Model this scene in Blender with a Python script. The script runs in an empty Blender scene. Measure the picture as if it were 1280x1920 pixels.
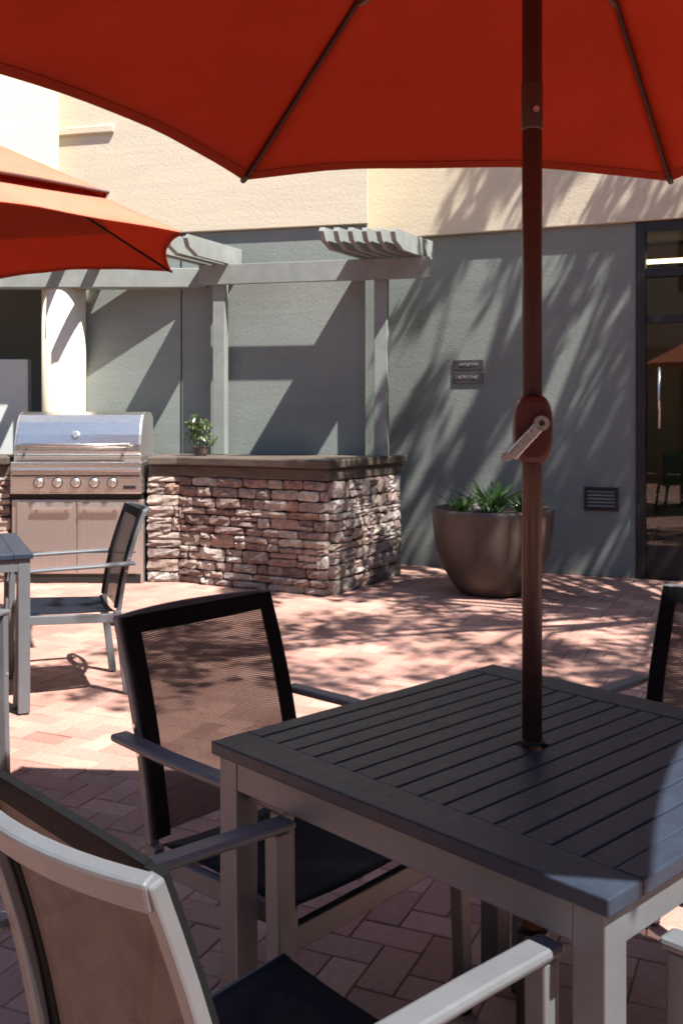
import bpy, math, random
from mathutils import Vector, Matrix, noise
random.seed(7)
R = math.radians
scene = bpy.context.scene
col = scene.collection

# ------------------------------------------------------------------ camera
cam_d = bpy.data.cameras.new('camera'); cam = bpy.data.objects.new('camera', cam_d)
col.objects.link(cam); scene.camera = cam
cam.location = (0, 0, 1.35); cam.rotation_euler = (R(90), 0, 0)
cam_d.sensor_fit = 'HORIZONTAL'; cam_d.sensor_width = 36.0
cam_d.lens = 36.0 * 1870 / 1280
cam_d.shift_y = -180 / 1280
cam_d.clip_start = 0.02; cam_d.clip_end = 2000
# ------------------------------------------------------------------ light
SUN = Vector((.453, -.41, 1.0)).normalized()
w = bpy.data.worlds.new('World'); scene.world = w; w.use_nodes = True
nt = w.node_tree; nt.nodes.clear()
out = nt.nodes.new('ShaderNodeOutputWorld'); bg = nt.nodes.new('ShaderNodeBackground')
sky = nt.nodes.new('ShaderNodeTexSky'); sky.sky_type = 'NISHITA'; sky.sun_disc = False
sky.sun_elevation = math.asin(SUN.z); sky.sun_rotation = math.atan2(SUN.x, SUN.y)
sky.air_density = 1.0; sky.dust_density = .1; sky.altitude = 600; sky.ozone_density = 1.0
bg.inputs['Strength'].default_value = 0.078
nt.links.new(sky.outputs[0], bg.inputs[0]); nt.links.new(bg.outputs[0], out.inputs[0])
sd = bpy.data.lights.new('sun', 'SUN'); sd.energy = 5.0; sd.angle = R(.53); sd.color = (1, .95, .87)
so = bpy.data.objects.new('sun', sd); col.objects.link(so)
so.location = (4, -4, 9); so.rotation_euler = (-SUN).to_track_quat('-Z', 'Y').to_euler()
scene.view_settings.view_transform = 'Standard'; scene.view_settings.look = 'None'
scene.view_settings.exposure = 1.45; scene.view_settings.gamma = 1
scene.render.engine = 'CYCLES'
scene.cycles.use_denoising = True; scene.cycles.filter_width = 1.8
scene.cycles.max_bounces = 8; scene.cycles.diffuse_bounces = 4; scene.cycles.transparent_max_bounces = 16
scene.cycles.sample_clamp_indirect = 8

# ------------------------------------------------------------------ materials
def srgb(h):
    c = [int(h[i:i+2], 16) / 255 for i in (0, 2, 4)]
    return tuple(x / 12.92 if x <= .04045 else ((x + .055) / 1.055) ** 2.4 for x in c) + (1,)
class Mat:
    """small procedural principled builder"""
    def __init__(s, name):
        s.m = bpy.data.materials.new(name); s.m.use_nodes = True
        s.t = s.m.node_tree; s.n = s.t.nodes; s.l = s.t.links
        s.p = s.n['Principled BSDF']; s.out = s.n['Material Output']
    def node(s, typ, **kw):
        n = s.n.new(typ)
        for k, v in kw.items(): setattr(n, k, v)
        return n
    def noise(s, scale, detail=4, rough=.6, coord='Object', stretch=None):
        tc = s.node('ShaderNodeTexCoord'); tx = s.node('ShaderNodeTexNoise')
        tx.inputs['Scale'].default_value = scale; tx.inputs['Detail'].default_value = detail
        tx.inputs['Roughness'].default_value = rough
        src = tc.outputs[coord]
        if stretch:
            mp = s.node('ShaderNodeMapping'); mp.inputs['Scale'].default_value = stretch
            s.l.new(src, mp.inputs[0]); src = mp.outputs[0]
        s.l.new(src, tx.inputs['Vector']); return tx
    def ramp(s, fac, stops):
        r = s.node('ShaderNodeValToRGB'); e = r.color_ramp.elements
        while len(e) < len(stops): e.new(.5)
        for i, (p, c) in enumerate(stops): e[i].position = p; e[i].color = c
        s.l.new(fac, r.inputs[0]); return r
    def mul(s, a, b, fac=1.0, mode='MULTIPLY'):
        mx = s.node('ShaderNodeMix', data_type='RGBA', blend_type=mode)
        mx.inputs[0].default_value = fac
        s.l.new(a, mx.inputs[6]); s.l.new(b, mx.inputs[7]); return mx.outputs[2]
    def bump(s, h, strength=.3, dist=.01):
        b = s.node('ShaderNodeBump'); b.inputs['Strength'].default_value = strength
        b.inputs['Distance'].default_value = dist
        s.l.new(h, b.inputs['Height']); s.l.new(b.outputs[0], s.p.inputs['Normal']); return b
def simple(name, c, rough=.6, metal=0., var=.12, scale=8, bump=0., bscale=60, bdist=.003, stretch=None, spec=.5, coord='Object'):
    m = Mat(name)
    n = m.noise(scale, 5, .65, coord, stretch)
    lo = tuple(x * (1 - var) for x in c[:3]) + (1,); hi = tuple(min(1, x * (1 + var)) for x in c[:3]) + (1,)
    r = m.ramp(n.outputs[0], [(.3, lo), (.7, hi)])
    m.l.new(r.outputs[0], m.p.inputs['Base Color'])
    m.p.inputs['Roughness'].default_value = rough; m.p.inputs['Metallic'].default_value = metal
    m.p.inputs['Specular IOR Level'].default_value = spec
    if rough < .9:
        n3 = m.noise(scale * 3, 4, .6, coord, stretch); mr = m.node('ShaderNodeMapRange')
        mr.inputs[3].default_value = max(.03, rough - .1); mr.inputs[4].default_value = min(1, rough + .1)
        m.l.new(n3.outputs[0], mr.inputs[0]); m.l.new(mr.outputs[0], m.p.inputs['Roughness'])
    if bump:
        n2 = m.noise(bscale, 6, .7, coord); m.bump(n2.outputs[0], bump, bdist)
    return m.m

def wall_mat(name, c, streak=.1):
    m = Mat(name)
    big = m.noise(.9, 5, .6); r1 = m.ramp(big.outputs[0], [(.3, (1 - streak,) * 3 + (1,)), (.72, (1, 1, 1, 1))])
    hs = m.noise(2.2, 4, .7, stretch=(.6, .6, 9)); r2 = m.ramp(hs.outputs[0], [(.3, (.9, .9, .9, 1)), (.7, (1.0, 1.0, 1.0, 1))])
    rgb = m.node('ShaderNodeRGB'); rgb.outputs[0].default_value = c
    a = m.mul(rgb.outputs[0], r1.outputs[0]); b = m.mul(a, r2.outputs[0])
    m.l.new(b, m.p.inputs['Base Color']); m.p.inputs['Roughness'].default_value = .85
    m.p.inputs['Specular IOR Level'].default_value = .25
    f = m.noise(45, 6, .75); m.bump(f.outputs[0], .55, .007)
    return m.m
GREY = wall_mat('grey_stucco', (.243, .270, .256, 1), .2)
CREAM = wall_mat('cream_stucco', (.68, .60, .465, 1), .07)
CREAM2 = simple('cream_column_paint', (.78, .68, .52), .7, var=.05, scale=2, bump=.15, bscale=40)
PALE = simple('pale_grey_paint', (.52, .55, .54), .55, var=.06, scale=3, bump=.1, bscale=50)
TIMBER = simple('grey_painted_timber', (.215, .235, .225), .65, var=.16, scale=5, bump=.25, bscale=40, stretch=(1, 1, 1))
SILVER = simple('silver_aluminium', (.135, .145, .160), .45, .3, var=.06, scale=14, bump=.06, bscale=180, bdist=.0008)
TOPM = simple('charcoal_table_slat', (.021, .030, .050), .45, 0, var=.25, scale=18, bump=.15, bscale=150, bdist=.001, spec=.35)
POLE = simple('brown_bronze_pole', (.075, .036, .028), .38, .25, var=.15, scale=9, bump=.05, bscale=120, bdist=.0006)
CRANK = simple('red_brown_plastic', (.07, .018, .014), .38, 0, var=.15, scale=20)
RIBM = simple('dark_red_rib', (.035, .009, .007), .6, 0, var=.15, scale=20, spec=.2)
CHROME = simple('dull_chrome', (.72, .69, .66), .28, .9, var=.08, scale=30)
BLACK = simple('black_plastic', (.012, .012, .013), .5, var=.2, scale=20)
DARKFR = simple('dark_bronze_frame', (.022, .021, .022), .42, .3, var=.2, scale=8)
STEEL = simple('brushed_steel', (.66, .64, .62), .27, .95, var=.06, scale=3, bump=.05, bscale=30, bdist=.001, stretch=(1, 40, 40))
STEEL2 = simple('satin_steel_panel', (.60, .57, .55), .36, .9, var=.07, scale=3, bump=.04, bscale=30, bdist=.001, stretch=(40, 40, 1))
POT = simple('bronze_glazed_planter', (.085, .062, .052), .48, 0, var=.35, scale=4, bump=.2, bscale=25, bdist=.004, stretch=(1, 1, .35))
SOIL = simple('potting_soil', (.03, .02, .014), .95, var=.4, scale=30, bump=.8, bscale=60, bdist=.01)
SLAB = simple('brown_slate_slab', (.085, .067, .054), .6, 0, var=.35, scale=5, bump=.5, bscale=18, bdist=.008, stretch=(1, 1, 5))
MORTAR = simple('dark_mortar', (.14, .11, .10), .95, var=.3, scale=14, bump=.6, bscale=50, bdist=.006)
JOINT = simple('sand_joint', (.25, .155, .13), .95, var=.25, scale=12, bump=.5, bscale=80, bdist=.004)
GROUND = simple('terracotta_ground', (.33, .165, .125), .9, var=.2, scale=3, bump=.4, bscale=40, bdist=.004)
BARK = simple('grey_bark', (.13, .10, .075), .9, var=.4, scale=9, bump=.9, bscale=22, bdist=.02, stretch=(1, 1, .3))
WOODBENCH = simple('brown_bench_wood', (.16, .10, .075), .5, var=.25, scale=5, stretch=(1, 8, 8))
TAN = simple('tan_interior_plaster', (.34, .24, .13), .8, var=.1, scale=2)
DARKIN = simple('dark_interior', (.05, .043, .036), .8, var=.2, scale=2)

def island_mat(name, stops, rough, bumps, spec=.4, fine=30, obj_noise=.5):
    """colour by piece: object random + island random, then grain"""
    m = Mat(name)
    oi = m.node('ShaderNodeObjectInfo'); ge = m.node('ShaderNodeNewGeometry')
    ad = m.node('ShaderNodeMath', operation='ADD'); fr = m.node('ShaderNodeMath', operation='FRACT')
    m.l.new(oi.outputs['Random'], ad.inputs[0]); m.l.new(ge.outputs['Random Per Island'], ad.inputs[1])
    m.l.new(ad.outputs[0], fr.inputs[0])
    r = m.ramp(fr.outputs[0], stops)
    tc = m.node('ShaderNodeNewGeometry')
    tx = m.node('ShaderNodeTexNoise'); tx.inputs['Scale'].default_value = fine; tx.inputs['Detail'].default_value = 6
    tx.inputs['Roughness'].default_value = .7
    m.l.new(tc.outputs['Position'], tx.inputs['Vector'])
    g = m.ramp(tx.outputs[0], [(.3, (1 - obj_noise,) * 3 + (1,)), (.65, (1.0, 1.0, 1.0, 1))])
    big = m.node('ShaderNodeTexNoise'); big.inputs['Scale'].default_value = 1.3; big.inputs['Detail'].default_value = 4
    m.l.new(tc.outputs['Position'], big.inputs['Vector'])
    gb = m.ramp(big.outputs[0], [(.32, (.70, .68, .68, 1)), (.64, (1, 1, 1, 1))])
    c = m.mul(r.outputs[0], g.outputs[0]); c = m.mul(c, gb.outputs[0])
    m.l.new(c, m.p.inputs['Base Color']); m.p.inputs['Roughness'].default_value = rough
    m.p.inputs['Specular IOR Level'].default_value = spec
    m.bump(tx.outputs[0], bumps[0], bumps[1])
    return m.m
PAVER = island_mat('terracotta_paver', [(0, (.38, .205, .17, 1)), (.3, (.50, .295, .245, 1)), (.55, (.45, .245, .20, 1)), (.8, (.58, .345, .28, 1)), (1, (.42, .25, .21, 1))], .82, (.35, .004), .3, 60, .28)
STONE = island_mat('ledge_stone', [(0, (.36, .25, .22, 1)), (.14, (.64, .61, .57, 1)), (.28, (.33, .235, .22, 1)), (.42, (.54, .47, .43, 1)), (.56, (.44, .29, .23, 1)), (.68, (.24, .18, .17, 1)), (.82, (.63, .55, .47, 1)), (1, (.40, .28, .26, 1))], .88, (1.0, .016), .2, 26, .55)

def canvas(name, c, ct, tr):
    m = Mat(name); m.n.remove(m.p)
    tc = m.noise(3.5, 6, .65); r = m.ramp(tc.outputs[0], [(.3, tuple(x*.86 for x in c) + (1,)), (.7, tuple(x*1.1 for x in c) + (1,))])
    wv = m.noise(320, 2, .5); wr = m.noise(11, 4, .6, stretch=(1, 1, 2.5))
    ad = m.node('ShaderNodeMath', operation='MULTIPLY_ADD'); ad.inputs[1].default_value = .05
    m.l.new(wv.outputs[0], ad.inputs[0]); m.l.new(wr.outputs[0], ad.inputs[2])
    b = m.node('ShaderNodeBump'); b.inputs['Strength'].default_value = .30; b.inputs['Distance'].default_value = .02
    m.l.new(ad.outputs[0], b.inputs['Height'])
    d = m.node('ShaderNodeBsdfDiffuse'); t = m.node('ShaderNodeBsdfTranslucent'); mx = m.node('ShaderNodeMixShader')
    m.l.new(r.outputs[0], d.inputs[0]); t.inputs[0].default_value = ct; m.l.new(b.outputs[0], d.inputs['Normal'])
    mx.inputs[0].default_value = tr
    m.l.new(d.outputs[0], mx.inputs[1]); m.l.new(t.outputs[0], mx.inputs[2]); m.l.new(mx.outputs[0], m.out.inputs[0])
    return m.m
CANVAS = canvas('sun_faded_lit_orange_canvas', (.66, .215, .14), (.75, .16, .06, 1), .24)  # faded orange, with the sunlit top's paleness put into the colour
CANVAS_SHADE = canvas('shaded_red_canvas_underside', (.225, .034, .018), (.66, .10, .035, 1), .20)  # underside of the same cloth, its shade put into a darker red
def sling(name, c, cover, period=.0031):
    """woven mesh: threads along local x and z, open where neither covers"""
    m = Mat(name)
    tc = m.node('ShaderNodeTexCoord'); sx = m.node('ShaderNodeSeparateXYZ'); m.l.new(tc.outputs['Object'], sx.inputs[0])
    def thread(sock):
        a = m.node('ShaderNodeMath', operation='MULTIPLY'); a.inputs[1].default_value = 1/period; m.l.new(sock, a.inputs[0])
        f = m.node('ShaderNodeMath', operation='FRACT'); m.l.new(a.outputs[0], f.inputs[0])
        g_ = m.node('ShaderNodeMath', operation='GREATER_THAN'); g_.inputs[1].default_value = cover; m.l.new(f.outputs[0], g_.inputs[0]); return g_
    yz = m.node('ShaderNodeMath', operation='ADD'); m.l.new(sx.outputs[1], yz.inputs[0]); m.l.new(sx.outputs[2], yz.inputs[1])
    ta, tb = thread(sx.outputs[0]), thread(yz.outputs[0])
    op = m.node('ShaderNodeMath', operation='MULTIPLY'); m.l.new(ta.outputs[0], op.inputs[0]); m.l.new(tb.outputs[0], op.inputs[1])
    nz = m.noise(14, 5, .7); r = m.ramp(nz.outputs[0], [(.3, tuple(x * .72 for x in c[:3]) + (1,)), (.7, tuple(x * 1.2 for x in c[:3]) + (1,))])
    dk = m.node('ShaderNodeMix', data_type='RGBA'); m.l.new(ta.outputs[0], dk.inputs[0]); m.l.new(r.outputs[0], dk.inputs[6])
    dk2 = m.node('ShaderNodeMix', data_type='RGBA', blend_type='MULTIPLY'); dk2.inputs[0].default_value = 1; m.l.new(r.outputs[0], dk2.inputs[6]); dk2.inputs[7].default_value = (.62, .62, .62, 1)
    m.l.new(dk2.outputs[2], dk.inputs[7]); m.l.new(dk.outputs[2], m.p.inputs['Base Color'])
    m.p.inputs['Roughness'].default_value = .75; m.p.inputs['Specular IOR Level'].default_value = .2
    tr = m.node('ShaderNodeBsdfTransparent'); mx = m.node('ShaderNodeMixShader')
    m.l.new(op.outputs[0], mx.inputs[0])
    m.l.new(m.p.outputs[0], mx.inputs[1]); m.l.new(tr.outputs[0], mx.inputs[2]); m.l.new(mx.outputs[0], m.out.inputs[0])
    return m.m
MESHB = sling('brown_mesh_sling', (.13, .102, .090, 1), .58)
MESHS = sling('navy_black_seat_mesh', (.007, .010, .021, 1), .75)
HEM = simple('black_sling_hem', (.005, .005, .006), .8, spec=.15, var=.2, scale=60, bump=.2, bscale=400, bdist=.0006)
def leafmat(name, c1, c2, trans=.35):
    m = Mat(name); m.n.remove(m.p)
    ge = m.node('ShaderNodeNewGeometry'); r = m.ramp(ge.outputs['Random Per Island'], [(0, c1), (1, c2)])
    d = m.node('ShaderNodeBsdfDiffuse'); t = m.node('ShaderNodeBsdfTranslucent'); mx = m.node('ShaderNodeMixShader')
    gl = m.node('ShaderNodeBsdfGlossy'); gl.inputs['Roughness'].default_value = .35; mx2 = m.node('ShaderNodeMixShader'); mx2.inputs[0].default_value = .06
    m.l.new(r.outputs[0], d.inputs[0]); m.l.new(r.outputs[0], t.inputs[0]); mx.inputs[0].default_value = trans
    m.l.new(d.outputs[0], mx.inputs[1]); m.l.new(t.outputs[0], mx.inputs[2])
    m.l.new(mx.outputs[0], mx2.inputs[1]); m.l.new(gl.outputs[0], mx2.inputs[2]); m.l.new(mx2.outputs[0], m.out.inputs[0])
    return m.m
LEAF = leafmat('tree_leaf', (.035, .075, .018, 1), (.08, .13, .03, 1))
LEAF2 = leafmat('succulent_leaf', (.022, .075, .018, 1), (.09, .17, .055, 1), .2)
LEAF3 = leafmat('shrub_leaf', (.05, .09, .03, 1), (.12, .17, .06, 1), .3)
def glassmat():
    m = Mat('door_glass'); p = m.p
    p.inputs['Base Color'].default_value = (.80, .84, .82, 1); p.inputs['Roughness'].default_value = 0.01
    p.inputs['Transmission Weight'].default_value = 1; p.inputs['IOR'].default_value = 1.45
    return m.m
GLASS = glassmat()
def emit(name, c, s):
    m = Mat(name); p = m.p; p.inputs['Base Color'].default_value = c
    p.inputs['Emission Color'].default_value = c; p.inputs['Emission Strength'].default_value = s; return m.m
LAMPM = emit('lit_lamp_diffuser', (1, .80, .50, 1), 1.6)
LETTER = simple('sign_letter_grey', (.20, .19, .20), .6, var=.1)
SIGNP = simple('sign_plate_dark', (.045, .042, .045), .5, var=.15)
VENTM = simple('vent_louver', (.26, .27, .28), .5, .2, var=.1)

# ------------------------------------------------------------------ mesh helpers
class MB:
    def __init__(s, mat=None): s.v = []; s.f = []; s.M = mat or Matrix()
    def add(s, vs, fs):
        o = len(s.v); s.v += [tuple(s.M @ Vector(p)) for p in vs]; s.f += [tuple(i + o for i in f) for f in fs]; return s
    def box(s, x0, x1, y0, y1, z0, z1):
        return s.add([(x0,y0,z0),(x1,y0,z0),(x1,y1,z0),(x0,y1,z0),(x0,y0,z1),(x1,y0,z1),(x1,y1,z1),(x0,y1,z1)],
                     [(0,3,2,1),(4,5,6,7),(0,1,5,4),(1,2,6,5),(2,3,7,6),(3,0,4,7)])
    def prism(s, poly, z0, z1):
        n = len(poly)
        a = sum(poly[i][0]*poly[(i+1)%n][1]-poly[(i+1)%n][0]*poly[i][1] for i in range(n))
        if a < 0: poly = poly[::-1]
        return s.add([(x,y,z0) for x,y in poly]+[(x,y,z1) for x,y in poly],
                     [tuple(range(n-1,-1,-1)), tuple(range(n,2*n))]+[(i,(i+1)%n,n+(i+1)%n,n+i) for i in range(n)])
    def sweep(s, path, w, h, up=(0,0,1), cap=True):
        """rectangular section (w across, h along up) along path"""
        P = [Vector(p) for p in path]; n = len(P); up = Vector(up); rings = []
        for i in range(n):
            t = (P[min(i+1,n-1)] - P[max(i-1,0)]).normalized()
            sd_ = t.cross(up); sd_ = sd_.normalized() if sd_.length > 1e-5 else Vector((1,0,0)); u = sd_.cross(t).normalized()
            rings.append([P[i]+sd_*w/2*a+u*h/2*b for a,b in ((-1,-1),(1,-1),(1,1),(-1,1))])
        vs = [v for r in rings for v in r]
        fs = [(i*4+k, i*4+(k+1)%4, i*4+4+(k+1)%4, i*4+4+k) for i in range(n-1) for k in range(4)]
        if cap: fs += [(3,2,1,0), tuple(range(4*n-4,4*n))]
        return s.add(vs, fs)
    def tube(s, path, r, seg=14, cap=True):
        P = [Vector(p) for p in path]; n = len(P); rr = r if isinstance(r,(list,tuple)) else [r]*n
        vs = []
        ref = Vector((.31,.17,.93))
        for i in range(n):
            t = (P[min(i+1,n-1)] - P[max(i-1,0)]).normalized()
            a = t.cross(ref); a = a.normalized() if a.length > 1e-4 else t.cross(Vector((1,0,0))).normalized(); b = t.cross(a)
            for k in range(seg):
                q = 2*math.pi*k/seg; vs.append(P[i]+(a*math.cos(q)+b*math.sin(q))*rr[i])
        fs = [(i*seg+k, i*seg+(k+1)%seg, (i+1)*seg+(k+1)%seg, (i+1)*seg+k) for i in range(n-1) for k in range(seg)]
        if cap: fs += [tuple(range(seg-1,-1,-1)), tuple(range((n-1)*seg,n*seg))]
        return s.add(vs, fs)
    def lathe(s, prof, seg=48, c=(0,0)):
        vs = []
        for r_, z in prof:
            for k in range(seg):
                q = 2*math.pi*k/seg; vs.append((c[0]+r_*math.cos(q), c[1]+r_*math.sin(q), z))
        n = len(prof)
        fs = [(i*seg+k, i*seg+(k+1)%seg, (i+1)*seg+(k+1)%seg, (i+1)*seg+k) for i in range(n-1) for k in range(seg)]
        fs += [tuple(range(seg-1,-1,-1)), tuple(range((n-1)*seg,n*seg))]
        return s.add(vs, fs)
    def grid(s, fn, nu, nv):
        vs = [fn(i/nu, j/nv) for i in range(nu+1) for j in range(nv+1)]
        fs = [(i*(nv+1)+j, (i+1)*(nv+1)+j, (i+1)*(nv+1)+j+1, i*(nv+1)+j+1) for i in range(nu) for j in range(nv)]
        return s.add(vs, fs)
    def build(s, name, mat, parent=None, bevel=0, smooth=False, seg=2):
        me = bpy.data.meshes.new(name); me.from_pydata(s.v, [], s.f); me.update()
        me.materials.append(mat)
        o = bpy.data.objects.new(name, me); col.objects.link(o)
        if parent: o.parent = parent
        if smooth:
            for p in me.polygons: p.use_smooth = True
        if bevel:
            b = o.modifiers.new('bevel', 'BEVEL'); b.width = bevel; b.segments = seg; b.limit_method = 'ANGLE'; b.angle_limit = R(35)
        return o
def tag(o, label=None, cat=None, group=None, kind=None):
    if label: o['label'] = label
    if cat: o['category'] = cat
    if group: o['group'] = group
    if kind: o['kind'] = kind
    return o
def empty(name, loc=(0,0,0), rz=0):
    e = bpy.data.objects.new(name, None); e.empty_display_size = .1; col.objects.link(e)
    e.location = loc; e.rotation_euler = (0,0,rz); return e
def kids(o): return [c for c in bpy.data.objects if c.parent == o]
def copy_tree(o, parent=None):
    c = o.copy(); col.objects.link(c); c.parent = parent
    for ch in kids(o): copy_tree(ch, c)
    return c
def T(x, y, z=0, a=0): return Matrix.Translation((x, y, z)) @ Matrix.Rotation(a, 4, 'Z')

# ------------------------------------------------------------------ ground and paving
g = MB().add([(-300,-300,-.03),(300,-300,-.03),(300,400,-.03),(-300,400,-.03)], [(0,1,2,3)]).build('ground', GROUND)
tag(g, kind='structure')
bed = MB().box(-5.2, 5.2, -1.5, 10.9, -.028, -.006).build('paving', JOINT)
tag(bed, kind='structure')
PA = R(-24); W = .1; cp, sp = math.cos(PA), math.sin(PA)
def chamfer(mb, x0, x1, y0, y1, zt, c=.0026):
    vs = [(x0,y0,-.02),(x1,y0,-.02),(x1,y1,-.02),(x0,y1,-.02),(x0,y0,zt-c),(x1,y0,zt-c),(x1,y1,zt-c),(x0,y1,zt-c),
          (x0+c,y0+c,zt),(x1-c,y0+c,zt),(x1-c,y1-c,zt),(x0+c,y1-c,zt)]
    fs = [(8,9,10,11)] + [(a,b,b+4,a+4) for a,b in ((0,1),(1,2),(2,3))] + [(3,0,4,7)] + [(4,5,9,8),(5,6,10,9),(6,7,11,10),(7,4,8,11)]
    mb.add(vs, fs)
gap = .003
pm = MB(); chamfer(pm, -.1+gap/2, .1-gap/2, -.05+gap/2, .05-gap/2, 0)
paver_mesh = None
plist = []
for i in range(-90, 91):
    for j in range(-90, 111):
        k = (i - j) % 4
        if k == 0: lx, ly, a = (i+1)*W, (j+.5)*W, 0
        elif k == 3: lx, ly, a = (i+.5)*W, (j+1)*W, 1
        else: continue
        x = lx*cp - ly*sp; y = lx*sp + ly*cp + 5
        if -5.1 < x < 5.1 and -1.4 < y < 10.8: plist.append((x, y, a))
def vis(p):
    x, y, a = p
    if y < 2.15: return 1e9
    px = 640 + x*1870/y; py = 780 + 1.35*1870/y
    if not (-10 < px < 1290): return 1e9
    # floor showing between the furniture
    if py > 1400 and px > 860 and px < 1080: return y + 4
    return y
plist.sort(key=vis)
near = plist[:296]; rest = plist[296:]
o0 = None
for (x, y, a) in near:
    if o0 is None: o = o0 = pm.build('paver', PAVER, bed)
    else: o = o0.copy(); col.objects.link(o)
    o.location = (x, y, random.uniform(-.0015, .0015)); o.rotation_euler = (random.uniform(-.006,.006), random.uniform(-.006,.006), PA + (math.pi/2 if a else 0) + random.uniform(-.006,.006))
pr = MB()
for (x, y, a) in rest:
    pr.M = Matrix.Translation((x, y, random.uniform(-.0015,.0015))) @ Matrix.Rotation(PA + (math.pi/2 if a else 0) + random.uniform(-.005,.005), 4, 'Z')
    chamfer(pr, -.1+gap/2, .1-gap/2, -.05+gap/2, .05-gap/2, 0)
tag(pr.build('pavers', PAVER, bed), kind='stuff')

# ------------------------------------------------------------------ building
BLD = tag(empty('building', (0, 9, 0)), 'angled patio building with grey lower walls and cream stucco upper walls', 'building')
def bpart(mb, name, mat, bevel=0):
    o = mb.build(name, mat, BLD, bevel); o.matrix_parent_inverse = Matrix.Translation((0, -9, 0)); return o
AB = math.atan2(-.377, .926)
MBm = T(2.444, 8.28, 0, AB)                  # wall B frame: local x along wall (right), y into building
AA = math.atan2(-.62, 2.5)
MA = T(.2, 8.38, 0, AA)                      # wall A frame: ends at its right corner
LA = 2.58
HB = 2.96
bpart(MB().prism([tuple((MA @ Vector((-LA, 0, 0)))[:2]), (.2, 8.38), (.185, 9.3), tuple((MA @ Vector((-LA, .25, 0)))[:2])], 0, HB), 'lower_wall', GREY, .006)
bpart(MB(MA).box(-1.66, -1.652, -.006, .0, 1.0, HB), 'joint_bead', DARKFR)
bpart(MB(MBm).box(-3.0, .0, 0, .25, 0, HB), 'lower_wall', GREY, .006)
def Apt(x, y): p = MA @ Vector((x, y, 0)); return (p.x, p.y)
bpart(MB().prism([Apt(-LA-.6, -.035), Apt(.03, -.035), (Apt(.03, -.035)[0]-.012, 9.3), Apt(-LA-.6, .25)], HB+.002, 5.4), 'upper_wall', CREAM, .006)
bpart(MB(MBm).box(-3.0, 5.2, -.05, .25, HB+.002, 5.4), 'upper_wall', CREAM, .006)
# upper left: ledge and the brighter turned block
bpart(MB(MA).box(-LA-.25, -LA+.30, -.065, -.036, 3.88, 3.95), 'ledge', CREAM, .01)
bpart(MB(T(-2.50, 8.83, 0, R(24))).box(-3.4, 0, 0, .3, 2.75, 5.4), 'turned_wall', CREAM, .006)
# recess on the left
bpart(MB().box(-6.5, -2.3, 10.6, 10.8, 0, 2.75), 'recess_wall', GREY)
bpart(MB().prism([(-2.3, 9.26), (-2.3, 10.6), (-2.1, 10.6), (-2.1, 9.22)], 0, 2.74), 'recess_wall', GREY)
bpart(MB().box(-6.5, -2.12, 9.05, 10.8, 2.752, 2.95), 'soffit', GREY)
bpart(MB(T(0, 0, 0, 0)).box(-6.4, -2.86, 9.10, 9.22, 0, 1.87), 'low_wall', PALE, .01)
# right of the door and interior room
bpart(MB(MBm).box(1.9, 5.2, 0, .25, 0, HB), 'lower_wall', GREY)
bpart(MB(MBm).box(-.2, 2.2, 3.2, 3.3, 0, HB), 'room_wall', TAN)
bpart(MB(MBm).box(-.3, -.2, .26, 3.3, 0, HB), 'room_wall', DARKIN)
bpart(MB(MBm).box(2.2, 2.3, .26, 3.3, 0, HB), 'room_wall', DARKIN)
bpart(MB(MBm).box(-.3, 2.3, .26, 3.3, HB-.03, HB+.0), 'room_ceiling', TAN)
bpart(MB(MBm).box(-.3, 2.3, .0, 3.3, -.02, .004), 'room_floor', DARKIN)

# glazed door
dr = tag(empty('glass_door', (2.5, 8.27, 0), AB), 'dark framed glazed patio door beside the grey wall vent', 'door')
def dpart(name, mat, *b, **k):
    return MB().box(*b).build(name, mat, dr, k.get('bevel', .003))
x0 = -.055
dpart('door_frame', DARKFR, x0, x0+.075, -.03, .12, .006, HB-.006)
dpart('door_frame', DARKFR, 1.75, 1.83, -.03, .12, .006, HB-.006)
dpart('door_frame', DARKFR, x0+.076, 1.749, -.03, .12, HB-.09, HB-.006)
dpart('transom_bar', DARKFR, x0+.076, 1.749, -.02, .10, 2.50, 2.57)
dpart('door_rail', DARKFR, x0+.076, .86, .0, .06, 2.12, 2.19)
dpart('door_rail', DARKFR, x0+.076, .86, .0, .06, .006, .28)
dpart('door_stile', DARKFR, .862, .96, .0, .06, .006, 2.499)
dpart('pane', GLASS, x0+.077, 1.748, .035, .043, 2.572, HB-.092, bevel=0)
dpart('pane', GLASS, x0+.077, .861, .025, .033, .282, 2.118, bevel=0)
dpart('pane', GLASS, x0+.077, .861, .025, .033, 2.192, 2.498, bevel=0)
dpart('pane', GLASS, .962, 1.748, .025, .033, .01, 2.498, bevel=0)
hb = MB().tube([(.13,-.05,1.25),(.13,-.05,1.75)], .012).tube([(.13,-.05,1.3),(.13,.025,1.3)], .008).tube([(.13,-.05,1.7),(.13,.025,1.7)], .008)
hb.build('pull_handle', CHROME, dr, smooth=True)
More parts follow.
